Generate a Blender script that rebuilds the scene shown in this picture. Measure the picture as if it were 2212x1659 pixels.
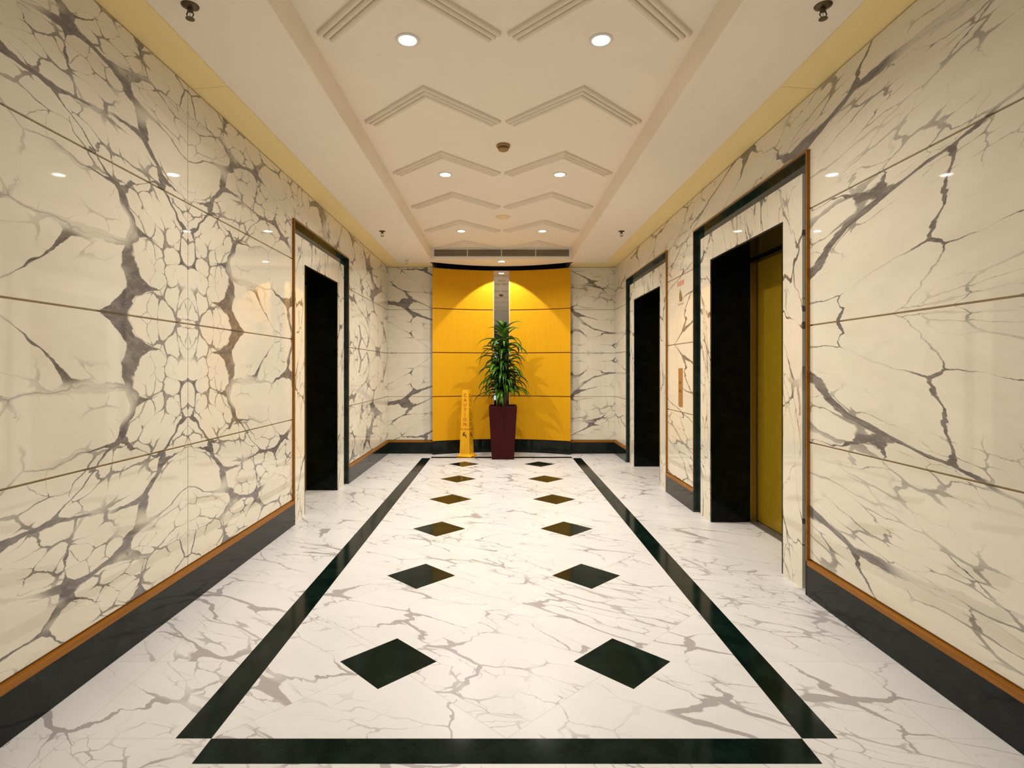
import bpy, bmesh, math, random
from mathutils import Vector, Matrix

for o in list(bpy.data.objects):
    bpy.data.objects.remove(o, do_unlink=True)
sc = bpy.context.scene
COL = sc.collection
random.seed(7)
PI = math.pi

# ------------------------------------------------------------------ camera
cam_d = bpy.data.cameras.new('camera')
cam_d.sensor_fit = 'HORIZONTAL'
cam_d.sensor_width = 36.0
cam_d.lens = 36.0 * 1210 / 2212
cam_d.shift_x = 26 / 2212
cam_d.shift_y = -31.5 / 2212
cam_d.clip_start = 0.02
cam = bpy.data.objects.new('camera', cam_d)
COL.objects.link(cam)
cam.location = (-0.0225, -1.897, 1.25)
cam.rotation_euler = (PI / 2, 0, 0)
sc.camera = cam

# ------------------------------------------------------------------ world, exposure
w = bpy.data.worlds.new('world')
sc.world = w
w.use_nodes = True
w.node_tree.nodes['Background'].inputs[0].default_value = (1.0, 0.86, 0.66, 1)
w.node_tree.nodes['Background'].inputs[1].default_value = 0.02
sc.view_settings.view_transform = 'Standard'
sc.view_settings.look = 'None'
sc.view_settings.gamma = 1.0
sc.view_settings.use_curve_mapping = False
sc.view_settings.exposure = 0.0
sc.cycles.use_denoising = True
sc.cycles.max_bounces = 6
sc.cycles.diffuse_bounces = 4
sc.cycles.glossy_bounces = 3
sc.cycles.use_adaptive_sampling = True
sc.cycles.adaptive_threshold = 0.04
sc.cycles.adaptive_min_samples = 16
sc.cycles.sample_clamp_indirect = 4.0

LIGHT_COL = (1.0, 0.955, 0.875)
DOWN_W = 20.5            # each ceiling downlight of the nearest row (same lamps farther on, raised to brighten the far end)
SPOT_W = 60.0            # the accent spot in front of the timber feature


def lamp_light(parent, kind, z, power, **kw):
    d = bpy.data.lights.new('lamp_glow', kind)
    d.color = LIGHT_COL
    d.energy = power
    for k, v in kw.items():
        setattr(d, k, v)
    o = bpy.data.objects.new('lamp_glow', d)
    COL.objects.link(o)
    o.parent = parent
    o.location = (0, 0, z)
    return o


# ------------------------------------------------------------------ mesh helpers
class MB:
    def __init__(self):
        self.v, self.f, self.m = [], [], []

    def add(self, vs, fs, m=0):
        n = len(self.v)
        self.v += [tuple(p) for p in vs]
        self.f += [tuple(i + n for i in f) for f in fs]
        self.m += [m] * len(fs)

    def box(self, x0, x1, y0, y1, z0, z1, m=0):
        x0, x1 = min(x0, x1), max(x0, x1)
        y0, y1 = min(y0, y1), max(y0, y1)
        z0, z1 = min(z0, z1), max(z0, z1)
        vs = [(x0, y0, z0), (x1, y0, z0), (x1, y1, z0), (x0, y1, z0),
              (x0, y0, z1), (x1, y0, z1), (x1, y1, z1), (x0, y1, z1)]
        fs = [(3, 2, 1, 0), (4, 5, 6, 7), (0, 1, 5, 4), (1, 2, 6, 5), (2, 3, 7, 6), (3, 0, 4, 7)]
        self.add(vs, fs, m)

    def loft(self, rings, m=0, caps=True, closed=True):
        n = len(rings[0])
        vs = [p for r in rings for p in r]
        fs = []
        for k in range(len(rings) - 1):
            for i in range(n if closed else n - 1):
                j = (i + 1) % n
                fs.append((k * n + i, k * n + j, (k + 1) * n + j, (k + 1) * n + i))
        if caps:
            fs.append(tuple(reversed(range(n))))
            fs.append(tuple((len(rings) - 1) * n + i for i in range(n)))
        self.add(vs, fs, m)

    def lathe(self, prof, c=(0, 0, 0), n=28, m=0, ring=False):
        rings = []
        for r, z in prof:
            rings.append([(c[0] + r * math.cos(2 * PI * i / n), c[1] + r * math.sin(2 * PI * i / n), c[2] + z) for i in range(n)])
        if ring:
            self.loft(rings + rings[:1], m, caps=False)
        else:
            self.loft(rings, m)

    def tube(self, pts, r, n=8, m=0):
        rings = []
        pts = [Vector(p) for p in pts]
        rr = r if isinstance(r, (list, tuple)) else [r] * len(pts)
        for i, p in enumerate(pts):
            d = (pts[min(i + 1, len(pts) - 1)] - pts[max(i - 1, 0)]).normalized()
            a = d.orthogonal().normalized() if abs(d.z) < 0.9 else Vector((1, 0, 0))
            a = (a - d * a.dot(d)).normalized()
            b = d.cross(a)
            rings.append([tuple(p + (a * math.cos(2 * PI * k / n) + b * math.sin(2 * PI * k / n)) * rr[i]) for k in range(n)])
        self.loft(rings, m)

    def build(self, name, mats, parent=None, bevel=0, smooth=False, local=False, segs=2):
        me = bpy.data.meshes.new(name)
        off = Vector((0, 0, 0))
        if parent is not None and not local:
            p = parent
            while p is not None:
                off += Vector(p.location)
                p = p.parent
        me.from_pydata([tuple(Vector(p) - off) for p in self.v], [], self.f)
        mats = mats if isinstance(mats, (list, tuple)) else [mats]
        for mm in mats:
            me.materials.append(mm)
        for poly, mi in zip(me.polygons, self.m):
            poly.material_index = mi
            poly.use_smooth = smooth
        bm = bmesh.new()
        bm.from_mesh(me)
        bmesh.ops.recalc_face_normals(bm, faces=bm.faces[:])
        bm.to_mesh(me)
        bm.free()
        o = bpy.data.objects.new(name, me)
        COL.objects.link(o)
        if parent is not None:
            o.parent = parent
        if bevel:
            b = o.modifiers.new('bevel', 'BEVEL')
            b.width = bevel
            b.segments = segs
            b.limit_method = 'ANGLE'
            b.angle_limit = math.radians(40)
        return o


def empty(name, loc, rz=0):
    o = bpy.data.objects.new(name, None)
    o.empty_display_size = 0.1
    COL.objects.link(o)
    o.location = loc
    o.rotation_euler = (0, 0, rz)
    return o


def tag(o, label, cat, group=None):
    o['label'] = label
    o['category'] = cat
    if group:
        o['group'] = group
    return o


def struct(o):
    o['kind'] = 'structure'
    return o


def copy_tree(o, parent=None):
    c = o.copy()
    COL.objects.link(c)
    if parent is not None:
        c.parent = parent
    for ch in [k for k in bpy.data.objects if k.parent == o]:
        copy_tree(ch, c)
    return c


# ------------------------------------------------------------------ material helpers
class NT:
    def __init__(self, name):
        self.mat = bpy.data.materials.new(name)
        self.mat.use_nodes = True
        self.t = self.mat.node_tree
        self.t.nodes.clear()
        self.out = self.t.nodes.new('ShaderNodeOutputMaterial')
        self.b = self.t.nodes.new('ShaderNodeBsdfPrincipled')
        self.t.links.new(self.b.outputs[0], self.out.inputs[0])

    def n(self, typ, **kw):
        nd = self.t.nodes.new(typ)
        for k, v in kw.items():
            setattr(nd, k, v)
        return nd

    def put(self, sock, v):
        if isinstance(v, bpy.types.NodeSocket):
            self.t.links.new(v, sock)
        elif v is not None:
            sock.default_value = v

    def math(self, op, a, b=None, c=None, clamp=False):
        nd = self.n('ShaderNodeMath', operation=op, use_clamp=clamp)
        self.put(nd.inputs[0], a)
        self.put(nd.inputs[1], b)
        self.put(nd.inputs[2], c)
        return nd.outputs[0]

    def vmath(self, op, a, b=None, s=None):
        nd = self.n('ShaderNodeVectorMath', operation=op)
        self.put(nd.inputs[0], a)
        self.put(nd.inputs[1], b)
        if s is not None:
            self.put(nd.inputs['Scale'], s)
        return nd.outputs[0]

    def xyz(self, x, y, z):
        nd = self.n('ShaderNodeCombineXYZ')
        self.put(nd.inputs[0], x)
        self.put(nd.inputs[1], y)
        self.put(nd.inputs[2], z)
        return nd.outputs[0]

    def sep(self, v):
        nd = self.n('ShaderNodeSeparateXYZ')
        self.put(nd.inputs[0], v)
        return nd.outputs

    def obj(self):
        return self.n('ShaderNodeTexCoord').outputs['Object']

    def noise(self, v, scale, detail=3, rough=0.5, col=False):
        nd = self.n('ShaderNodeTexNoise')
        self.put(nd.inputs['Vector'], v)
        nd.inputs['Scale'].default_value = scale
        nd.inputs['Detail'].default_value = detail
        nd.inputs['Roughness'].default_value = rough
        return nd.outputs['Color' if col else 'Fac']

    def edge(self, v, scale):
        nd = self.n('ShaderNodeTexVoronoi', feature='DISTANCE_TO_EDGE', voronoi_dimensions='2D')
        self.put(nd.inputs['Vector'], v)
        nd.inputs['Scale'].default_value = scale
        return nd.outputs['Distance']

    def smooth(self, v, a, b, lo=0.0, hi=1.0):
        nd = self.n('ShaderNodeMapRange', interpolation_type='SMOOTHSTEP')
        self.put(nd.inputs[0], v)
        self.put(nd.inputs[1], a)
        self.put(nd.inputs[2], b)
        self.put(nd.inputs[3], lo)
        self.put(nd.inputs[4], hi)
        return nd.outputs[0]

    def mix(self, f, a, b):
        nd = self.n('ShaderNodeMix', data_type='RGBA')
        self.put(nd.inputs[0], f)
        for s, v in ((nd.inputs[6], a), (nd.inputs[7], b)):
            self.put(s, v if isinstance(v, bpy.types.NodeSocket) else (*v, 1))
        return nd.outputs[2]

    def base(self, c, rough=0.5, metal=0.0, spec=0.5):
        self.put(self.b.inputs['Base Color'], c if isinstance(c, bpy.types.NodeSocket) else (*c, 1))
        self.put(self.b.inputs['Roughness'], rough)
        self.b.inputs['Metallic'].default_value = metal
        self.b.inputs['Specular IOR Level'].default_value = spec
        return self.mat


def plain(name, c, rough=0.5, metal=0.0, spec=0.5, var=0.06, scale=6.0):
    t = NT(name)
    f = t.noise(t.obj(), scale, 4)
    d = tuple(max(0, k * (1 - 2 * var)) for k in c)
    e = tuple(min(1, k * (1 + 2 * var)) for k in c)
    return t.base(t.mix(f, d, e), rough, metal, spec)


def emit(name, c, s):
    t = NT(name)
    t.base((0.8, 0.8, 0.8), 0.4)
    t.b.inputs['Emission Color'].default_value = (*c, 1)
    t.b.inputs['Emission Strength'].default_value = s
    return t.mat


def vein_mask(t, P, s1, wamp, wscale, tmax, tlo, thi, fine=0.6, s2=8.0, hair=0.5, flo=0.5, fhi=0.62, lowwarp=0.9, wk=0.9, w0=0.44, w1=0.80, thk=0.5):
    """network of veins that swell into wedge-shaped patches where the cells meet"""
    wv = t.vmath('SUBTRACT', t.noise(P, wscale, 3, 0.55, col=True), (0.5, 0.5, 0.5))
    lw = t.vmath('SUBTRACT', t.noise(t.vmath('ADD', P, (5.5, 0.7, 2.9)), 0.75, 1, 0.5, col=True), (0.5, 0.5, 0.5))
    P = t.vmath('ADD', P, t.vmath('SCALE', lw, s=lowwarp))
    V = t.vmath('ADD', P, t.vmath('SCALE', wv, s=wamp))
    wv2 = t.vmath('SUBTRACT', t.noise(P, wscale * 6, 3, 0.6, col=True), (0.5, 0.5, 0.5))
    V = t.vmath('ADD', V, t.vmath('SCALE', wv2, s=wamp * 0.16))
    d1 = t.edge(V, s1)
    th = t.smooth(t.noise(t.vmath('ADD', P, (3.1, 7.7, 1.3)), s1 * 0.75, 2, 0.5), tlo, thi, 0.0005, tmax)
    f1 = t.n('ShaderNodeTexVoronoi', feature='F1', voronoi_dimensions='2D')
    t.put(f1.inputs['Vector'], V)
    f1.inputs['Scale'].default_value = s1
    wedge = t.math('POWER', t.smooth(f1.outputs['Distance'], w0, w1), 1.6)
    wn = t.smooth(t.noise(t.vmath('ADD', P, (6.3, 2.9, 4.4)), s1 * 0.5, 2), 0.38, 0.60, 0.15, 1.0)
    th = t.math('ADD', t.math('MULTIPLY', th, thk), t.math('MULTIPLY', t.math('MULTIPLY', wedge, wn), tmax * wk))
    ratio = t.math('DIVIDE', d1, th)
    fade = t.smooth(t.noise(t.vmath('ADD', P, (1.7, 4.4, 8.8)), s1 * 0.85, 2), 0.38, 0.50, 0.18, 1.0)
    m1 = t.math('MULTIPLY', t.smooth(ratio, 0.75, 1.05, 1.0, 0.0), fade)
    hm = t.smooth(t.noise(P, s1 * 0.9, 2), 0.42, 0.6)
    mh = t.math('MULTIPLY', t.math('MULTIPLY', t.smooth(d1, 0.004, 0.022, 1.0, 0.0), hm), hair)
    d2 = t.edge(V, s2)
    mk = t.smooth(t.noise(t.vmath('ADD', P, (9.1, 2.2, 5.0)), s1 * 0.55, 2), flo, fhi)
    f2 = t.n('ShaderNodeTexVoronoi', feature='F1', voronoi_dimensions='2D')
    t.put(f2.inputs['Vector'], V)
    f2.inputs['Scale'].default_value = s2
    th2 = t.math('ADD', t.smooth(t.noise(P, s2 * 0.8, 2), 0.4, 0.75, 0.001, 0.05),
                 t.math('MULTIPLY', t.smooth(f2.outputs['Distance'], 0.5, 0.9), 0.13))
    m2 = t.math('MULTIPLY', t.math('MULTIPLY', t.smooth(t.math('DIVIDE', d2, th2), 0.5, 1.1, 1.0, 0.0), mk), fine)
    return t.math('MAXIMUM', t.math('MAXIMUM', m1, mh), m2), V


def marble(name, ax, mir=(None, None), seed=0.0, rot=0.0, scl=(1, 1), white=(0.80, 0.738, 0.61), dark=(0.125, 0.108, 0.098),
           rough=0.035, spec=0.6, **kw):
    t = NT(name)
    c = t.sep(t.obj())
    a, b = c[ax[0]], c[ax[1]]
    if mir[0] is not None:
        a = t.math('ABSOLUTE', t.math('SUBTRACT', a, mir[0]))
    if mir[1] is not None:
        b = t.math('ABSOLUTE', t.math('SUBTRACT', b, mir[1]))
    P = t.xyz(t.math('ADD', a, seed * 3.1), t.math('ADD', b, seed * 1.7), seed)
    mp = t.n('ShaderNodeMapping')
    t.put(mp.inputs[0], P)
    mp.inputs['Rotation'].default_value = (0, 0, rot)
    mp2 = t.n('ShaderNodeMapping')
    t.put(mp2.inputs[0], mp.outputs[0])
    mp2.inputs['Scale'].default_value = (scl[0], scl[1], 1)
    P = mp2.outputs[0]
    m, V = vein_mask(t, P, **kw)
    cl = t.noise(V, 3.0, 4, 0.6)
    basec = t.mix(t.smooth(cl, 0.3, 0.75), white, tuple(k * q for k, q in zip(white, (0.93, 0.92, 0.90))))
    gr = t.noise(V, 16, 5, 0.65)
    dk = t.mix(t.smooth(gr, 0.3, 0.7), dark, tuple(min(1, k * 1.75) for k in dark))
    fac = t.math('MULTIPLY', m, t.smooth(t.noise(V, 30, 4, 0.7), 0.2, 0.55, 0.78, 1.0))
    return t.base(t.mix(fac, basec, dk), rough, 0.0, spec)


def granite(name, c=(0.012, 0.021, 0.017), rough=0.06, spec=0.5, fleck=(0.16, 0.19, 0.16)):
    t = NT(name)
    P = t.obj()
    n1 = t.noise(P, 9, 5, 0.65)
    col = t.mix(t.smooth(n1, 0.35, 0.75), c, tuple(k * 2.4 for k in c))
    n2 = t.noise(P, 38, 5, 0.75)
    col = t.mix(t.smooth(n2, 0.66, 0.78, 0.0, 0.5), col, fleck)
    return t.base(col, rough, 0, spec)


M = {}
M['marble_left'] = marble('marble_left', (1, 2), (1.097, 1.493), 4.3, 0.12, (0.75, 1.25), s1=3.3, wamp=0.26, wscale=2.2, lowwarp=0.9, wk=3.6, w0=0.48, w1=0.80, thk=0.30,
                          tmax=0.125, tlo=0.48, thi=0.76, fine=0.85, s2=9.5, hair=0.6, flo=0.44, fhi=0.56)
M['marble_right'] = marble('marble_right', (1, 2), (None, 1.493), 11.9, 0.22, (0.55, 1.9), s1=1.8, wamp=0.38, wscale=1.9, wk=1.1, thk=0.35,
                           tmax=0.11, tlo=0.46, thi=0.76, fine=0.75, s2=7.5, hair=0.5, flo=0.5, fhi=0.62)
M['marble_back'] = marble('marble_back', (0, 2), (None, 1.493), 2.7, 0.3, (0.8, 2.0), s1=2.4, wamp=0.34, wscale=2.1, wk=1.2,
                          tmax=0.11, tlo=0.48, thi=0.74, fine=0.6, s2=7.0, hair=0.35)
M['marble_jamb'] = marble('marble_jamb', (1, 2), (None, None), 7.1, 0.2, (1.8, 0.7), s1=3.6, wamp=0.32, wscale=2.4,
                          tmax=0.10, tlo=0.46, thi=0.74, fine=0.8, s2=9.0)
M['groove'] = plain('groove', (0.66, 0.51, 0.32), 0.6)
M['granite'] = granite('granite')
M['granite_base'] = granite('granite_base', (0.006, 0.008, 0.007), 0.09, 0.2, (0.05, 0.055, 0.05))
M['granite_black'] = granite('granite_black', (0.002, 0.003, 0.0025), 0.14, 0.10, (0.02, 0.03, 0.025))
M['ceiling_paint'] = plain('ceiling_paint', (0.93, 0.825, 0.68), 0.75, var=0.01)
M['moulding_shaded'] = plain('moulding_shaded', (0.82, 0.71, 0.57), 0.7, var=0.01)  # shading of the chevron ribs put into the colour, greyer than the ceiling
M['void'] = plain('void', (0.012, 0.010, 0.008), 0.9)
M['brass_dark'] = plain('brass_dark', (0.10, 0.075, 0.04), 0.35, 0.7)
M['chrome'] = plain('chrome', (0.75, 0.73, 0.70), 0.15, 1.0)
M['white_metal'] = plain('white_metal', (0.78, 0.75, 0.70), 0.4)
M['grille_metal'] = plain('grille_metal', (0.42, 0.36, 0.28), 0.5)
M['lens'] = emit('lens', (1.0, 0.95, 0.90), 14.0)
M['mirror'] = plain('mirror', (0.62, 0.60, 0.57), 0.02, 1.0, var=0.0)
M['rear_wood'] = plain('rear_wood', (0.10, 0.065, 0.035), 0.5)
M['daylight_pane'] = emit('daylight_pane', (0.50, 0.75, 1.0), 1.6)
M['aluminium'] = plain('aluminium', (0.30, 0.28, 0.25), 0.4, 0.8)


def wood(name, c, c2, grain_axis, rough=0.3, sc_=1.0, spec=0.4):
    t = NT(name)
    c3 = t.sep(t.obj())
    k = [30 * sc_, 30 * sc_, 30 * sc_]
    k[grain_axis] = 1.2
    P = t.xyz(t.math('MULTIPLY', c3[0], k[0]), t.math('MULTIPLY', c3[1], k[1]), t.math('MULTIPLY', c3[2], k[2]))
    f = t.noise(P, 2.0, 5, 0.6)
    return t.base(t.mix(t.smooth(f, 0.3, 0.7), c, c2), rough, 0, spec)


M['wood_trim'] = wood('wood_trim', (0.33, 0.13, 0.012), (0.26, 0.095, 0.008), 1, 0.38, 1.0, 0.22)
M['veneer'] = wood('veneer', (0.74, 0.375, 0.010), (0.69, 0.335, 0.007), 2, 0.45, 2.0, 0.1)
M['veneer_edge_lit'] = wood('veneer_edge_lit', (0.70, 0.46, 0.20), (0.64, 0.40, 0.15), 2, 0.45, 2.0)  # veneer paled so the colour carries the light on the mirror-side edges
M['veneer_groove'] = plain('veneer_groove', (0.26, 0.105, 0.008), 0.6)
M['cornice'] = wood('cornice', (0.97, 0.78, 0.37), (0.94, 0.74, 0.34), 1, 0.45)
M['bronze'] = plain('bronze', (0.30, 0.20, 0.045), 0.28, 0.85, scale=30)
M['bronze_door'] = plain('bronze_door', (0.47, 0.305, 0.012), 0.38, 0.55, scale=12)
M['bronze_bright'] = plain('bronze_bright', (0.62, 0.32, 0.10), 0.35, 0.6)


# ---- floor: marble tiles, dark green strips and lozenges
def floor_material():
    t = NT('floor_marble')
    c = t.sep(t.obj())
    x, y = c[0], c[1]
    ax = t.math('ABSOLUTE', x)
    fy = t.math('FRACT', y)
    u = t.math('ABSOLUTE', t.math('SUBTRACT', ax, 0.5))
    v = t.math('ABSOLUTE', t.math('SUBTRACT', fy, 0.5))
    gt = lambda a, b: t.math('GREATER_THAN', a, b)
    lt = lambda a, b: t.math('LESS_THAN', a, b)
    mul = lambda *a: a[0] if len(a) == 1 else t.math('MULTIPLY', a[0], mul(*a[1:]))
    inx = lt(ax, 1.0)
    iny = mul(gt(y, 0.0), lt(y, 6.0))
    field = mul(inx, iny)
    loz = mul(field, lt(t.math('ADD', u, v), 0.2072))
    side = mul(gt(ax, 1.0), lt(ax, 1.122), iny)
    front = mul(inx, t.math('MAXIMUM', mul(gt(y, -0.122), lt(y, 0.0)), mul(gt(y, 6.0), lt(y, 6.122))))
    dark = t.math('MAXIMUM', loz, t.math('MAXIMUM', side, front))
    # joints
    jd = mul(field, lt(t.math('ABSOLUTE', t.math('SUBTRACT', u, v)), 0.0022))
    out = t.math('SUBTRACT', 1.0, field)
    jy = mul(out, lt(t.math('ABSOLUTE', t.math('SUBTRACT', fy, 0.5)), 0.0014))
    jy0 = mul(gt(ax, 1.0), lt(t.math('ABSOLUTE', y), 0.0014))
    jx = lt(t.math('ABSOLUTE', t.math('SUBTRACT', ax, 1.49)), 0.0014)
    joint = t.math('MAXIMUM', t.math('MAXIMUM', jd, jy), t.math('MAXIMUM', jx, jy0))
    # a shift of the pattern for each tile
    i1 = t.math('FLOOR', t.math('ADD', x, y))
    i2 = t.math('FLOOR', t.math('SUBTRACT', x, y))
    i3 = t.math('FLOOR', t.math('ADD', y, 0.5))
    idv = t.xyz(t.math('MULTIPLY', i1, field), t.math('MULTIPLY', i2, field), t.math('MULTIPLY', t.math('ADD', t.math('MULTIPLY', t.math('SIGN', x), 4.0), t.math('ADD', i3, 20.0)), out))
    wn = t.n('ShaderNodeTexWhiteNoise')
    t.put(wn.inputs['Vector'], idv)
    P = t.vmath('ADD', t.xyz(x, y, 0.0), t.vmath('SCALE', wn.outputs['Color'], s=7.0))
    mp = t.n('ShaderNodeMapping')
    t.put(mp.inputs[0], P)
    mp.inputs['Rotation'].default_value = (0, 0, 0.55)
    mp2 = t.n('ShaderNodeMapping')
    t.put(mp2.inputs[0], mp.outputs[0])
    mp2.inputs['Scale'].default_value = (0.8, 1.7, 1)
    m, V = vein_mask(t, mp2.outputs[0], s1=2.7, wamp=0.36, wscale=2.0, wk=0.75, tmax=0.085, tlo=0.45, thi=0.76, fine=0.8, s2=9.0, hair=0.5, flo=0.48, fhi=0.60)
    cl = t.noise(V, 3.0, 4, 0.6)
    wc = (0.705, 0.685, 0.675)
    bc = t.mix(t.smooth(cl, 0.3, 0.75), wc, tuple(k * 0.94 for k in wc))
    bc = t.mix(t.math('MULTIPLY', m, 0.72), bc, (0.25, 0.215, 0.205))
    bc = t.mix(t.math('MULTIPLY', joint, 0.35), bc, (0.35, 0.26, 0.2))
    P3 = t.obj()
    n1 = t.noise(P3, 9, 5, 0.65)
    dc = t.mix(t.smooth(n1, 0.35, 0.75), (0.0025, 0.007, 0.005), (0.007, 0.018, 0.013))
    n2 = t.noise(P3, 26, 6, 0.75)
    dc = t.mix(t.smooth(n2, 0.68, 0.80, 0.0, 0.6), dc, (0.25, 0.28, 0.24))
    col = t.mix(dark, bc, dc)
    t.base(col, t.math('ADD', t.math('MULTIPLY', dark, -0.22), 0.32), 0, 0.4)
    t.put(t.b.inputs['Specular IOR Level'], t.math('ADD', t.math('MULTIPLY', dark, -0.25), 0.32))
    return t.mat


M['floor'] = floor_material()

# ------------------------------------------------------------------ dimensions
XP, XF, XG, XS = 1.690, 1.672, 1.720, 1.703     # wall panel, trim front, green band, lift surround
YB, YR = 6.433, -6.6                            # far wall, wall behind the camera
ZC, ZT, ZW = 2.797, 2.955, 2.77                 # ceiling border, tray, top of the wall panels
ROWS = [0.20, 0.846, 1.493, 2.139, 2.77]
# lift doorways: side, centre y, half opening, half surround, half trim
DOORS = [(1, 2.1105, 0.5925, 0.810, 0.8975), (1, 4.735, 0.5925, 0.810, 0.8975), (-1, 3.4165, 0.4965, 0.7165, 0.800)]
ZO, ZS, ZL, LT = 2.152, 2.368, 2.450, 0.016


def pan_y(x):      # face of the concave timber feature
    return 6.56 - 0.26 * (x / 1.01) ** 2


# ------------------------------------------------------------------ floor
mb = MB()
mb.box(-2.2, 2.2, YR - 0.1, 6.9, -0.08, 0.0)
struct(mb.build('floor', M['floor']))


# ------------------------------------------------------------------ side walls
def side_wall(s, name, marble_mat, cuts):
    mb = MB()
    ds = [d for d in DOORS if d[0] == s]
    # backing
    edges = []
    y = YR
    for d in sorted(ds, key=lambda q: q[1]):
        a, b = d[1] - d[4] - LT, d[1] + d[4] + LT
        mb.box(s * (XP + 0.012), s * 2.2, y, a, 0, ZC, 1)
        mb.box(s * (XP + 0.012), s * 2.2, a, b, ZL + LT, ZC, 1)
        mb.box(s * 1.77, s * 2.2, a, d[1] - d[2] - 0.021, 0, ZL + LT, 1)
        mb.box(s * 1.77, s * 2.2, d[1] + d[2] + 0.021, b, 0, ZL + LT, 1)
        mb.box(s * 1.77, s * 2.2, d[1] - d[2] - 0.021, d[1] + d[2] + 0.021, ZO + 0.021, ZL + LT, 1)
        edges.append((a, b))
        y = b
    mb.box(s * (XP + 0.012), s * 2.2, y, YB + 0.4, 0, ZC, 1)
    # stone panels
    g = 0.004
    ys = sorted(set([YR, YB] + cuts + [e for ed in edges for e in ed]))
    for y0, y1 in zip(ys[:-1], ys[1:]):
        inside = any(a - 1e-6 <= y0 and y1 <= b + 1e-6 for a, b in edges)
        for z0, z1 in zip(ROWS[:-1], ROWS[1:]):
            if inside:
                if z1 <= ZL + LT:
                    continue
                z0 = max(z0, ZL + LT)
            gy0 = 0.0 if any(abs(y0 - e) < 1e-6 for ed in edges for e in ed) else g * 0.5
            gy1 = 0.0 if any(abs(y1 - e) < 1e-6 for ed in edges for e in ed) else g * 0.5
            mb.box(s * XP, s * (XP + 0.0125), y0 + gy0, y1 - gy1, z0 + g, z1 - g, 0)
    return struct(mb.build(name, [marble_mat, M['groove']], bevel=0.0015, segs=1))


side_wall(-1, 'wall_left', M['marble_left'], [-4.0, -1.45, 1.097])
side_wall(1, 'wall_right', M['marble_right'], [-4.0, -1.4])

# far wall, left and right of the timber feature, and the niche behind it
mb = MB()
for s in (-1, 1):
    mb.box(s * 1.0, s * 1.72, YB + 0.012, YB + 0.47, 0, ZC, 1)
    for z0, z1 in zip(ROWS[:-1], ROWS[1:]):
        mb.box(s * 1.0, s * (XP + 0.008), YB, YB + 0.0125, z0 + 0.003, z1 - 0.003, 0)
struct(mb.build('wall_back', [M['marble_back'], M['groove']], bevel=0.0015, segs=1))
mb = MB()
mb.box(-1.0, 1.0, 6.72, 6.9, 0, 3.1, 0)
struct(mb.build('wall_niche', M['void']))
# wall behind the camera with a glazed entrance
mb = MB()
mb.box(-2.2, -1.15, YR - 0.1, YR, 0, 3.1)
mb.box(0.06, 2.2, YR - 0.1, YR, 0, 3.1)
mb.box(-1.15, 0.06, YR - 0.1, YR, 2.45, 3.1)
struct(mb.build('wall_rear', M['rear_wood']))
win = struct(empty('window_1', (-0.545, YR - 0.05, 0)))
mb = MB()
mb.box(-1.13, 0.04, YR - 0.06, YR - 0.05, 0.04, 2.43)
mb.build('pane', M['daylight_pane'], win)
mb = MB()
for x in (-1.15, -0.575, 0.02):
    mb.box(x, x + 0.04, YR - 0.075, YR - 0.02, 0, 2.45)
mb.box(-1.15, 0.06, YR - 0.075, YR - 0.02, 0, 0.06)
mb.box(-1.15, 0.06, YR - 0.075, YR - 0.02, 2.39, 2.45)
mb.box(-1.15, 0.06, YR - 0.075, YR - 0.02, 2.02, 2.07)
mb.build('window_frame', M['aluminium'], win)


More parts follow.
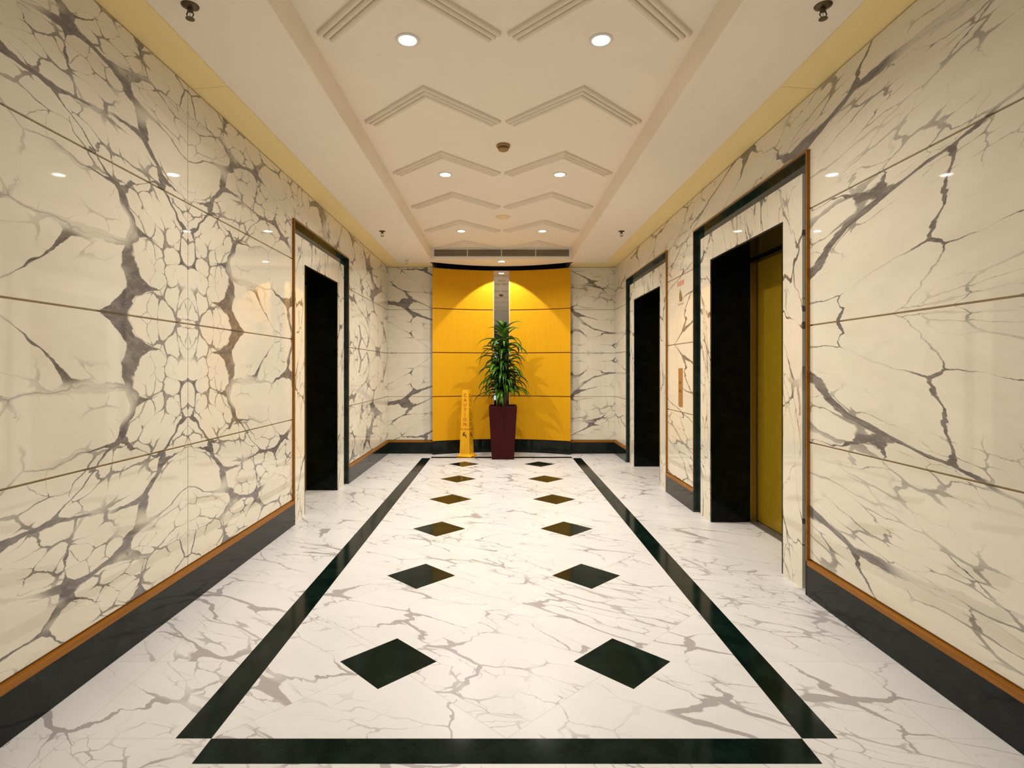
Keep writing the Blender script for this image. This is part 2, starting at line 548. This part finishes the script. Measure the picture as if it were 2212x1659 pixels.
# ------------------------------------------------------------------ lift doorways
def doorway(idx, s, yc, ho, hs, hl):
    r = struct(empty('door_%d' % idx, (s * 1.9, yc, 0)))
    # marble surround
    mb = MB()
    for a, b in ((yc - hs, yc - ho), (yc + ho, yc + hs)):
        mb.box(s * XS, s * 1.735, a, b, 0, ZO)
    mb.box(s * XS, s * 1.735, yc - hs, yc + hs, ZO, ZS)
    mb.build('marble_surround', M['marble_jamb'], r)
    # recessed green granite band
    mb = MB()
    for a, b in ((yc - hl, yc - hs), (yc + hs, yc + hl)):
        mb.box(s * XG, s * 1.77, a, b, 0, ZS)
    mb.box(s * XG, s * 1.77, yc - hl, yc + hl, ZS, ZL)
    mb.build('granite_band', M['granite'], r)
    # proud frame around the band: timber on the outside, green granite on the inside
    mb, gb = MB(), MB()
    w0, w1 = hl + 0.006, hl + LT
    for k in (-1, 1):
        mb.box(s * XF, s * 1.77, yc + k * w0, yc + k * w1, 0.19, ZL + 0.006)
        gb.box(s * (XF + 0.001), s * 1.77, yc + k * hl, yc + k * w0, 0, ZL + 0.006)
    mb.box(s * XF, s * 1.77, yc - w1, yc + w1, ZL + 0.006, ZL + LT)
    gb.box(s * (XF + 0.001), s * 1.77, yc - hl, yc + hl, ZL, ZL + 0.006)
    mb.build('wood_trim', M['wood_trim'], r)
    gb.build('granite_lining', M['granite'], r)
    mb = MB()
    for k in (-1, 1):
        mb.box(s * XF, s * 1.77, yc + k * w0, yc + k * w1, 0, 0.19)
    mb.build('trim_foot', M['granite_black'], r)
    # black granite reveal
    mb = MB()
    hi = ho - 0.020
    for a, b in ((yc - ho - 0.02, yc - hi), (yc + hi, yc + ho + 0.02)):
        mb.box(s * 1.735, s * 2.025, a, b, 0, ZO + 0.02)
    for a, b in ((yc - ho, yc - hi), (yc + hi, yc + ho)):
        mb.box(s * (XS + 0.003), s * 1.735, a, b, 0, ZO)
    mb.box(s * (XS + 0.003), s * 2.025, yc - hi, yc + hi, ZO - 0.012, ZO)
    mb.box(s * 1.735, s * 2.085, yc - hi, yc + hi, ZO, ZO + 0.02)
    mb.box(s * 2.025, s * 2.082, yc - hi, yc + hi, ZO - 0.03, ZO)
    mb.build('granite_reveal', M['granite_black'], r)
    # bronze jambs
    mb = MB()
    for a, b in ((yc - ho - 0.02, yc - hi), (yc + hi, yc + ho + 0.02)):
        mb.box(s * 2.025, s * 2.075, a, b, 0, ZO + 0.02)
    mb.build('jamb', M['bronze'], r, bevel=0.003)
    # two sliding leaves
    for a, b in ((yc - hi - 0.03, yc - 0.002), (yc + 0.002, yc + hi + 0.03)):
        mb = MB()
        mb.box(s * 2.088, s * 2.115, a, b, 0.012, ZO + 0.02)
        mb.build('door_leaf', M['bronze_door'], r, bevel=0.003)
    # sill
    mb = MB()
    mb.box(s * 2.015, s * 2.088, yc - hi, yc + hi, 0, 0.006)
    for k in range(3):
        mb.box(s * (2.03 + 0.018 * k), s * (2.036 + 0.018 * k), yc - hi, yc + hi, 0.006, 0.0085)
    mb.build('sill', M['aluminium'], r)
    # dark lift shaft behind the leaves
    mb = MB()
    mb.box(s * 2.12, s * 2.2, yc - ho - 0.05, yc + ho + 0.05, 0, ZO + 0.05)
    mb.build('shaft', M['void'], r)


for i, d in enumerate(DOORS):
    doorway(i + 1, *d)


# ------------------------------------------------------------------ skirting: dark granite with a timber cap
def skirting(name, runs):
    """runs: list of boxes (x0, x1, y0, y1)"""
    st, cp = MB(), MB()
    for (x0, x1, y0, y1) in runs:
        st.box(x0, x1, y0, y1, 0, 0.167)
        cp.box(x0, x1, y0, y1, 0.167, 0.195)
    r = struct(st.build(name, M['granite_base'], bevel=0.0015, segs=1))
    cp.build('wood_cap', M['wood_trim'], r, bevel=0.002)
    return r


for s, nm in ((-1, 'baseboard_left'), (1, 'baseboard_right')):
    ys = [YR]
    for d in sorted([d for d in DOORS if d[0] == s], key=lambda q: q[1]):
        ys += [d[1] - d[4] - LT, d[1] + d[4] + LT]
    ys.append(YB - 0.018)
    skirting(nm, [(s * XF, s * (XP + 0.012), a, b) for a, b in zip(ys[0::2], ys[1::2])])
skirting('baseboard_back', [(-XP - 0.01, -1.0, YB - 0.018, YB + 0.012), (1.0, XP + 0.01, YB - 0.018, YB + 0.012)])


# ------------------------------------------------------------------ ceiling: flat border and raised tray
TX, TY = 0.988, 5.953
mb = MB()
for s in (-1, 1):
    mb.box(s * TX, s * 2.2, YR - 0.1, TY, ZC, 3.15)
mb.box(-TX, TX, YR - 0.1, TY, ZT, 3.15)
# soffit in front of the feature, its far edge curved
N = 32
xs = [-1.03 + 2.06 * i / N for i in range(N + 1)]
edge = [(x, 6.50 - 0.33 * (x / 1.01) ** 2) for x in xs]
rb = [(-1.03, TY), ] + [(x, y) for x, y in edge] + [(1.03, TY)]
mb.loft([[(x, y, ZC) for x, y in rb], [(x, y, 3.15) for x, y in rb]])
for s in (-1, 1):
    mb.box(s * 1.03, s * 2.2, TY, 6.9, ZC, 3.15)
mb.box(-1.03, 1.03, 6.1, 6.9, 3.06, 3.15, 1)
struct(mb.build('ceiling', [M['ceiling_paint'], M['void']]))

# flat lip around the tray
ntrim = [0]


def trim(mb, mat, bevel=0.0):
    ntrim[0] += 1
    return struct(mb.build('trim_%d' % ntrim[0], mat, bevel=bevel))


for s in (-1, 1):
    mb = MB()
    mb.box(s * TX, s * 1.046, YR, TY, ZC - 0.007, ZC)
    mb.box(s * (TX + 0.002), s * 1.018, YR, TY, ZC - 0.012, ZC - 0.007)
    trim(mb, M['ceiling_paint'])
mb = MB()
mb.box(-TX, TX, TY, TY + 0.05, ZC - 0.007, ZC)
trim(mb, M['ceiling_paint'])

# sloping cornice between wall and ceiling
for s in (-1, 1):
    mb = MB()
    cuts = [YR, -1.45, 1.15, 3.6, YB]
    for a, b in zip(cuts[:-1], cuts[1:]):
        g0 = 0.0015
        def prof(y, mitre=0.0):
            return [(s * (XP + 0.01), y, 2.7735), (s * 1.507, y - mitre, 2.7905), (s * 1.507, y - mitre, 2.796), (s * (XP + 0.01), y, 2.796)]
        mb.loft([prof(a + (g0 if a > YR else 0)), prof(b - g0, 0.183 if b == YB else 0)])
    trim(mb, M['cornice'])
for s in (-1, 1):
    mb = MB()
    p = lambda x, m: [(x, YB + 0.01, 2.7735), (x - s * m, YB - 0.183, 2.7905), (x - s * m, YB - 0.183, 2.796), (x, YB + 0.01, 2.796)]
    mb.loft([p(s * (XP + 0.0), 0.183), p(s * 1.015, 0)])
    trim(mb, M['cornice'])


# plaster chevrons on the tray
def chevron(cx, cy):
    mb = MB()
    q = math.sqrt(0.5)
    for k in range(3):
        o0 = 0.0352 * k
        o1 = o0 + 0.0322
        prof = [(o0, 0.0), (o0 + 0.003, 0.014), (o0 + 0.010, 0.020), (o1 - 0.010, 0.020), (o1 - 0.003, 0.014), (o1, 0.0)]
        rings = []
        for kind in ('L', 'A', 'R'):
            ring = []
            for o, h in prof:
                if kind == 'A':
                    x, y = 0, o * math.sqrt(2)
                elif kind == 'R':
                    x, y = 0.468 - o * q, 0.478 + o * q
                else:
                    x, y = -0.468 + o * q, 0.478 + o * q
                ring.append((cx + x, cy + y, ZT - h))
            rings.append(ring)
        mb.loft(rings)
    trim(mb, M['moulding_shaded'])


for k in range(-2, 6):
    for x in (-0.482, 0.482):
        chevron(x, 0.452 + 1.006 * k)

# ------------------------------------------------------------------ concave timber feature, mirror, plinth
NX = 14


def arc_slab(x0, x1, z0, z1, off0, off1, mat, name, parent, bevel=0.0):
    xs = [x0 + (x1 - x0) * i / NX for i in range(NX + 1)]
    fr = [(x, pan_y(x) + off0) for x in xs]
    bk = [(x, pan_y(x) + off1) for x in reversed(xs)]
    loop = fr + bk
    mb = MB()
    mb.loft([[(x, y, z0) for x, y in loop], [(x, y, z1) for x, y in loop]])
    return mb.build(name, mat, parent, bevel=bevel)


for s, side in ((-1, 'left'), (1, 'right')):
    r = empty('wall_panel', (s * 0.55, 6.45, 0.19))
    tag(r, 'curved honey-coloured timber wall panel %s of the narrow mirror' % ('left' if s < 0 else 'right'), 'wall panel', 'timber panels on the far wall')
    a, b = (-1.01, -0.128) if s < 0 else (0.128, 1.01)
    zz = [0.192, 0.85, 1.498, 2.146, 2.748]
    for z0, z1 in zip(zz[:-1], zz[1:]):
        arc_slab(a, b, z0 + 0.007, z1 - 0.007, 0.0, 0.03, M['veneer'], 'board', r, 0.002)
    o = arc_slab(a, b, 0.20, 2.74, 0.016, 0.05, M['veneer_groove'], 'backing', r)
    o['label'] = 'dark grooves between the boards'
    mb = MB()
    e = s * 0.128
    mb.box(e, e - s * 0.016, pan_y(0.128) - 0.004, pan_y(0.128) + 0.045, 0.197, 2.742)
    o = mb.build('edge_strip', M['veneer_edge_lit'], r)
    o['label'] = 'panel edge beside the mirror, its light painted in as a paler tone'

r = empty('mirror', (0, 6.60, 0.19))
tag(r, 'narrow full-height mirror strip between the two timber panels', 'mirror')
mb = MB()
mb.box(-0.135, 0.135, 6.612, 6.618, 0.19, 2.75)
mb.build('mirror_glass', M['mirror'], r)
mb = MB()
mb.box(-0.135, 0.135, 6.618, 6.63, 0.19, 2.75)
mb.build('backing', M['void'], r)

r = arc_slab(-1.01, 1.01, 0.0, 0.190, 0.006, 0.05, M['granite_base'], 'baseboard_niche', None)
struct(r)

# ------------------------------------------------------------------ air grille in the tray's end face
r = empty('air_grille', (0, TY, 2.82))
tag(r, 'long slotted air grille high on the end face of the ceiling tray', 'vent')
gx, g0, g1 = 0.957, 2.822, 2.943
mb = MB()
mb.box(-gx, gx, TY - 0.008, TY, g1 - 0.012, g1)
mb.box(-gx, gx, TY - 0.008, TY, g0, g0 + 0.012)
for x in (-gx, gx - 0.012):
    mb.box(x, x + 0.012, TY - 0.008, TY, g0 + 0.012, g1 - 0.012)
for x in (-gx / 2, 0.0, gx / 2):
    mb.box(x - 0.005, x + 0.005, TY - 0.007, TY, g0 + 0.012, g1 - 0.012)
mb.build('frame', M['white_metal'], r)
mb = MB()
mb.box(-gx + 0.01, gx - 0.01, TY - 0.001, TY, g0 + 0.01, g1 - 0.01)
mb.build('dark_backing', M['brass_dark'], r)
nsl = 5
for k in range(nsl):
    mb = MB()
    z = g0 + 0.012 + (g1 - g0 - 0.024) * (k + 0.5) / nsl
    for a, b in zip((-gx + 0.012, -gx / 2 + 0.005, 0.005, gx / 2 + 0.005), (-gx / 2 - 0.005, -0.005, gx / 2 - 0.005, gx - 0.012)):
        mb.loft([[(x, TY - 0.0065, z - 0.001), (x, TY - 0.0045, z - 0.002), (x, TY - 0.0012, z + 0.006), (x, TY - 0.003, z + 0.007)] for x in (a, b)])
    mb.build('slat', M['grille_metal'], r)


# ------------------------------------------------------------------ downlights
def downlight(loc):
    r = empty('downlight', loc)
    mb = MB()
    mb.lathe([(0.046, 0.0), (0.062, 0.0), (0.062, -0.003), (0.056, -0.006), (0.047, -0.006), (0.044, -0.002)], loc, ring=True)
    mb.build('trim_ring', M['white_metal'], r, smooth=True)
    mb = MB()
    mb.lathe([(0.0001, -0.001), (0.046, -0.001), (0.045, -0.004), (0.0001, -0.0045)], loc)
    mb.build('lens', M['lens'], r)
    return r


base = downlight((-0.5, 1.0, ZT))
lamp_light(base, 'AREA', -0.0075, DOWN_W, shape='DISK', size=0.035, spread=math.radians(144))
rows = [(1.0, 'nearest'), (3.0, 'middle'), (5.0, 'farthest'), (-3.6, 'behind')]
first = True
for y, nm in rows:
    for x, sd in ((-0.5, 'left'), (0.5, 'right')):
        o = base if first else copy_tree(base)
        first = False
        o.location = (x, y, ZT)
        for ch in bpy.data.objects:
            if ch.parent == o and ch.type == 'LIGHT':
                ch.data = ch.data.copy()
                ch.data.energy = DOWN_W * {'nearest': 1.0, 'middle': 1.08, 'farthest': 1.15, 'behind': 0.6}[nm]  # row strengths balance the brightness: stronger far off, dimmer behind
        if nm == 'behind':
            tag(o, 'lit recessed downlight %s of the ceiling tray, in a row behind the viewer' % sd, 'ceiling light', 'downlights behind the viewer, %s' % sd)
        else:
            tag(o, 'lit round recessed downlight, %s of the pair in the %s row of the chevron ceiling' % (sd, nm), 'ceiling light', 'downlights in the ceiling tray')
o = downlight((0, 6.12, ZC))
o.name = 'accent_spotlight'
tag(o, 'small lit spotlight in the soffit below the air grille, above the mirror', 'ceiling light')
lamp_light(o, 'SPOT', -0.010, SPOT_W, spot_size=math.radians(94), spot_blend=0.10, shadow_soft_size=0.02).rotation_euler = (math.radians(20), 0, 0)


# ------------------------------------------------------------------ sprinklers and detectors
def sprinkler(loc, mat):
    r = empty('sprinkler', loc)
    mb = MB()
    mb.lathe([(0.0001, 0), (0.036, 0), (0.034, -0.004), (0.014, -0.012), (0.0001, -0.012)], loc)
    mb.build('escutcheon', mat, r, smooth=True)
    mb = MB()
    mb.lathe([(0.0001, -0.010), (0.011, -0.010), (0.011, -0.026), (0.0001, -0.026)], loc, 14)
    for a in (-1, 1):
        mb.tube([(loc[0] + a * 0.009, loc[1], loc[2] - 0.024), (loc[0] + a * 0.015, loc[1], loc[2] - 0.038), (loc[0] + a * 0.004, loc[1], loc[2] - 0.056)], 0.003)
    mb.build('frame', mat, r)
    mb = MB()
    mb.lathe([(0.0001, -0.027), (0.003, -0.027), (0.003, -0.052), (0.0001, -0.052)], loc, 10)
    mb.build('bulb', M['chrome'], r)
    mb = MB()
    mb.lathe([(0.0001, -0.055), (0.018, -0.055), (0.018, -0.0575), (0.0001, -0.0585)], loc, 16)
    mb.build('deflector', mat, r)
    return r


spr = sprinkler((-1.34, 0.485, ZC), M['brass_dark'])
tag(spr, 'dark sprinkler head at the top edge of the photo, on the left ceiling border', 'sprinkler', 'dark ceiling sprinklers')
for x, y, lb in ((1.352, 0.485, 'dark sprinkler head at the top edge of the photo, on the right ceiling border'),
                 (-1.34, 4.37, 'small dark sprinkler head on the left ceiling border, above the left lift doorway'),
                 (1.337, 4.37, 'small dark sprinkler head on the right ceiling border, near the farther right lift doorway')):
    o = copy_tree(spr)
    o.location = (x, y, ZC)
    tag(o, lb, 'sprinkler', 'dark ceiling sprinklers')
o = sprinkler((-1.34, 6.02, ZC), M['chrome'])
tag(o, 'tiny bright sprinkler head in the far left corner of the ceiling', 'sprinkler')

r = empty('smoke_detector', (0.003, 2.36, ZT))
tag(r, 'brown smoke detector at the middle of the ceiling between first and second light rows', 'smoke detector')
L = (0.003, 2.36, ZT)
M['detector'] = plain('detector', (0.33, 0.19, 0.065), 0.5)
M['detector_dark'] = plain('detector_dark', (0.10, 0.05, 0.02), 0.5)
mb = MB()
mb.lathe([(0.0001, 0), (0.052, 0), (0.052, -0.014), (0.047, -0.020), (0.0001, -0.020)], L, 32)
mb.build('mounting_base', M['detector'], r, smooth=False)
mb = MB()
mb.lathe([(0.0001, -0.019), (0.036, -0.019), (0.036, -0.030), (0.0001, -0.030)], L, 32)
mb.build('sensing_slot', M['detector_dark'], r)
mb = MB()
mb.lathe([(0.0001, -0.029), (0.041, -0.029), (0.038, -0.040), (0.024, -0.046), (0.0001, -0.047)], L, 32)
mb.build('cover', M['detector'], r)

r = empty('ceiling_speaker', (0.01, 4.36, ZT))
tag(r, 'flat beige round disc on the ceiling just beyond the middle light row', 'ceiling speaker')
L = (0.01, 4.36, ZT)
M['beige'] = plain('beige', (0.86, 0.66, 0.38), 0.6)
mb = MB()
mb.lathe([(0.0001, 0), (0.078, 0), (0.078, -0.006), (0.070, -0.010), (0.0001, -0.010)], L, 36)
mb.build('cover', M['beige'], r)
mb = MB()
mb.lathe([(0.0001, -0.0095), (0.052, -0.0095), (0.050, -0.0125), (0.0001, -0.0130)], L, 32)
mb.build('grille_disc', M['beige'], r)

# ------------------------------------------------------------------ call plate and notice between the two right lifts
r = empty('call_plate', (XP, 3.405, 0.90))
tag(r, 'narrow upright bronze lift call plate on the marble between the two right doorways', 'call panel')
mb = MB()
mb.box(XP - 0.008, XP, 3.352, 3.458, 0.90, 1.262)
mb.build('plate', M['bronze_bright'], r, bevel=0.003)
for z in (1.05, 1.13):
    mb = MB()
    n = 20
    mb.loft([[(x, 3.405 + rr * math.cos(2 * PI * i / n), z + rr * math.sin(2 * PI * i / n)) for i in range(n)] for x, rr in ((XP - 0.008, 0.018), (XP - 0.011, 0.018), (XP - 0.013, 0.015))])
    mb.build('button', M['bronze'], r)

r = empty('wall_notice', (XP, 3.41, 1.92))
tag(r, 'small wall notice with red lettering above a brown flame symbol, between the right doorways', 'notice')
M['notice_red'] = plain('notice_red', (0.75, 0.16, 0.10), 0.5)
M['notice_brown'] = plain('notice_brown', (0.26, 0.17, 0.04), 0.5)
M['notice_tan'] = plain('notice_tan', (0.45, 0.33, 0.16), 0.5)
mb = MB()


def stroke(y0, y1, z0, z1):
    mb.box(XP - 0.002, XP, y0, y1, z0, z1)


# the red heading: five block characters, too small in the photo to read
for k in range(5):
    y = 3.315 + 0.041 * k
    stroke(y, y + 0.030, 2.078, 2.084)
    stroke(y, y + 0.030, 2.062, 2.067)
    stroke(y + 0.003, y + 0.027, 2.046, 2.051)
    stroke(y + 0.012, y + 0.018, 2.042, 2.090)
mb.build('red_heading', M['notice_red'], r)
mb = MB()
fl = [(-0.035, 0.0), (0.028, 0.0), (0.046, 0.030), (0.044, 0.068), (0.022, 0.125), (0.012, 0.078), (-0.002, 0.104), (-0.026, 0.060), (-0.044, 0.028)]
mb.loft([[(XP - 0.002, 3.405 + a, 1.895 + b) for a, b in fl], [(XP, 3.405 + a, 1.895 + b) for a, b in fl]])
mb.build('flame_symbol', M['notice_brown'], r)
mb = MB()
for k in range(7):
    y = 3.325 + 0.024 * k
    mb.box(XP - 0.0015, XP, y, y + 0.016, 1.866, 1.871)
    mb.box(XP - 0.0015, XP, y + 0.005, y + 0.009, 1.858, 1.880)
mb.build('small_caption', M['notice_tan'], r)

# ------------------------------------------------------------------ yellow caution pylon
M['yellow'] = plain('yellow', (0.86, 0.44, 0.004), 0.4, var=0.02)
M['sign_red'] = plain('sign_red', (0.45, 0.06, 0.01), 0.5)
M['sign_black'] = plain('sign_black', (0.02, 0.012, 0.01), 0.5)
M['sign_orange'] = plain('sign_orange', (0.55, 0.20, 0.01), 0.5)
sg = empty('caution_sign', (-0.502, 6.175, 0), math.radians(-20))
tag(sg, 'tall yellow wet-floor caution pylon standing left of the potted plant', 'safety sign')
mb = MB()
sq = lambda h, z: [(-h, -h, z), (h, -h, z), (h, h, z), (-h, h, z)]
WB, WT, Z0, Z1 = 0.078, 0.050, 0.034, 0.955
mb.loft([sq(WB, Z0), sq(WT, Z1 - 0.03), sq(WT - 0.002, Z1 - 0.03), sq(WT - 0.004, Z1)])
mb.build('body', M['yellow'], sg, bevel=0.008, local=True)
mb = MB()
mb.loft([sq(0.112, 0.0), sq(0.112, 0.012), sq(0.098, 0.022), sq(WB + 0.004, 0.04)])
mb.build('base', M['yellow'], sg, bevel=0.004, local=True)


def text_polys(body, size):
    cu = bpy.data.curves.new('t', 'FONT')
    cu.body = body
    cu.size = size
    cu.align_x = 'CENTER'
    cu.align_y = 'CENTER'
    cu.extrude = 0.0006
    cu.offset = size * 0.02
    ob = bpy.data.objects.new('t', cu)
    COL.objects.link(ob)
    bpy.context.view_layer.update()
    dg = bpy.context.evaluated_depsgraph_get()
    me = bpy.data.meshes.new_from_object(ob.evaluated_get(dg))
    vs = [tuple(v.co) for v in me.vertices]
    fs = [tuple(p.vertices) for p in me.polygons]
    bpy.data.objects.remove(ob, do_unlink=True)
    bpy.data.meshes.remove(me)
    bpy.data.curves.remove(cu)
    return vs, fs


def on_face(mb, vs, fs, zc, ang, dx=0.0):
    """lay flat text on the sloping face turned by ang"""
    R = Matrix.Rotation(ang, 3, 'Z')
    out = []
    for x, y, z in vs:
        zz = zc + y
        h = WB + (WT - WB) * (zz - Z0) / (Z1 - 0.03 - Z0)
        out.append(tuple(R @ Vector((x + dx, -(h + 0.0005) - max(z, 0) * 1.0, zz))))
    mb.add(out, fs)


letters = [text_polys(c, 0.062) for c in 'CAUTION']
small = text_polys('WET FLOOR', 0.026)
man = []
for pts in ([(-0.030, 0.030), (-0.016, 0.042), (-0.004, 0.014), (-0.016, -0.004), (-0.026, 0.008)],
            [(-0.014, 0.000), (0.002, 0.012), (0.018, -0.002), (0.034, -0.032), (0.026, -0.036), (0.010, -0.012)],
            [(0.000, 0.006), (0.022, 0.020), (0.034, 0.014), (0.030, 0.008), (0.020, 0.010)],
            [(-0.022, 0.010), (-0.038, -0.010), (-0.032, -0.014), (-0.014, 0.002)]):
    man.append(pts)
for k in range(4):
    ang = k * PI / 2
    for i, (vs, fs) in enumerate(letters):
        mb = MB()
        on_face(mb, vs, fs, 0.876 - 0.0687 * i, ang)
        o = mb.build('letter', M['sign_red'], sg, local=True)
        o['label'] = 'red letter'
    mb = MB()
    on_face(mb, *small, 0.392, ang)
    o = mb.build('small_lettering', M['sign_red'], sg, local=True)
    o['label'] = 'small red lettering'
    mb = MB()
    for pts in man:
        n = len(pts)
        vs = [(x, y, 0.0) for x, y in pts] + [(x, y, 0.0008) for x, y in pts]
        fs = [tuple(range(n)), tuple(range(n, 2 * n))] + [(i, (i + 1) % n, n + (i + 1) % n, n + i) for i in range(n)]
        on_face(mb, vs, fs, 0.305, ang)
    c0 = [(-0.004 + 0.009 * math.cos(2 * PI * i / 12), 0.040 + 0.009 * math.sin(2 * PI * i / 12)) for i in range(12)]
    on_face(mb, [(x, y, 0) for x, y in c0] + [(x, y, 0.0008) for x, y in c0], [tuple(range(12)), tuple(range(12, 24))], 0.305, ang)
    o = mb.build('slipping_figure', M['sign_black'], sg, local=True)
    o['label'] = 'black slipping figure'

# ------------------------------------------------------------------ potted plant
M['maroon'] = plain('maroon', (0.044, 0.0055, 0.006), 0.4, spec=0.1, var=0.03)
M['soil'] = plain('soil', (0.018, 0.012, 0.008), 0.9, scale=40)
M['cane'] = plain('cane', (0.10, 0.065, 0.03), 0.8, scale=25)


def leaf_material():
    t = NT('leaf')
    f = t.noise(t.obj(), 7, 3)
    c = t.mix(t.smooth(f, 0.35, 0.7), (0.016, 0.062, 0.005), (0.062, 0.185, 0.012))
    t.base(c, 0.22, 0, 0.5)
    return t.mat


M['leaf'] = leaf_material()
PX, PY = 0.018, 6.02
pl = empty('potted_plant', (PX, PY, 0))
tag(pl, 'bushy arching-leaved plant in a tall tapered maroon planter before the mirror', 'potted plant')
mb = MB()
sqp = lambda h, z: [(PX - h, PY - h, z), (PX + h, PY - h, z), (PX + h, PY + h, z), (PX - h, PY + h, z)]
mb.loft([sqp(0.154, 0.0), sqp(0.196, 0.742), sqp(0.176, 0.742), sqp(0.168, 0.66)])
mb.build('planter', M['maroon'], pl, bevel=0.006)
mb = MB()
mb.loft([sqp(0.165, 0.64), sqp(0.170, 0.685)])
mb.build('soil', M['soil'], pl)


def leaf(mb, base, az, up, length, width, droop, twist=0.0):
    """one arching strap leaf with a folded midrib"""
    n = 9
    p = Vector(base)
    ang = up
    rings = []
    for i in range(n + 1):
        tt = i / n
        d = Vector((math.cos(az) * math.cos(ang), math.sin(az) * math.cos(ang), math.sin(ang)))
        side = Vector((-math.sin(az), math.cos(az), 0))
        side = (side * math.cos(twist * tt) + d.cross(side) * math.sin(twist * tt)).normalized()
        nor = side.cross(d).normalized()
        if nor.z < 0:
            nor = -nor
        wv = width * (math.sin(PI * min(1.0, 0.10 + 0.90 * tt) ** 0.75) + 0.03) if tt < 1 else 0.0012
        h = wv * 0.22
        rings.append([p - side * wv * 0.5 + nor * h, p + nor * 0.0, p + side * wv * 0.5 + nor * h, p - nor * 0.0012])
        p = p + d * (length / n)
        ang -= droop / n * (0.55 + 0.9 * tt)
    mb.loft([[tuple(q) for q in r] for r in rings])


rnd = random.Random(21)
canes = [(-0.070, 0.02, 1.48), (0.035, -0.04, 1.80), (0.05, 0.06, 1.22)]
for ci, (cx, cy, top) in enumerate(canes):
    mb = MB()
    x0, y0 = PX + cx * 0.8, PY + cy * 0.8
    mb.tube([(x0, y0, 0.66), (x0 + 0.01, y0, 0.95), (PX + cx * 0.7, y0, top * 0.85), (PX + cx * 0.5, y0, top)], [0.024, 0.022, 0.018, 0.010], 10)
    cane = mb.build('cane', M['cane'], pl, smooth=True)
    mb = MB()
    z_lo = 0.85
    cnt = {0: 74, 1: 104, 2: 64}[ci]
    for k in range(cnt):
        t_ = k / (cnt - 1)
        z = z_lo + (top - z_lo) * t_
        az = k * 2.39996 + rnd.uniform(-0.35, 0.35)
        crown = t_ > 0.84
        inner = k % 3 == 0
        if crown:
            up, ln, dr = rnd.uniform(0.85, 1.35), rnd.uniform(0.24, 0.33), rnd.uniform(0.8, 2.0)
        elif inner:
            up, ln, dr = rnd.uniform(0.9, 1.3), rnd.uniform(0.20, 0.30), rnd.uniform(2.0, 3.2)
        else:
            up, ln, dr = rnd.uniform(0.35, 0.95), rnd.uniform(0.32, 0.48), rnd.uniform(2.0, 2.9)
        # keep clear of the mirror behind
        if math.sin(az) > 0.2:
            ln *= 0.85
        f = (z - 0.7) / (top - 0.7)
        bx = PX + cx * (0.8 - 0.3 * f)
        leaf(mb, (bx, y0, z), az, up, ln, rnd.uniform(0.048, 0.074), dr, rnd.uniform(-0.6, 0.6))
    mb.build('foliage', M['leaf'], cane, smooth=True)
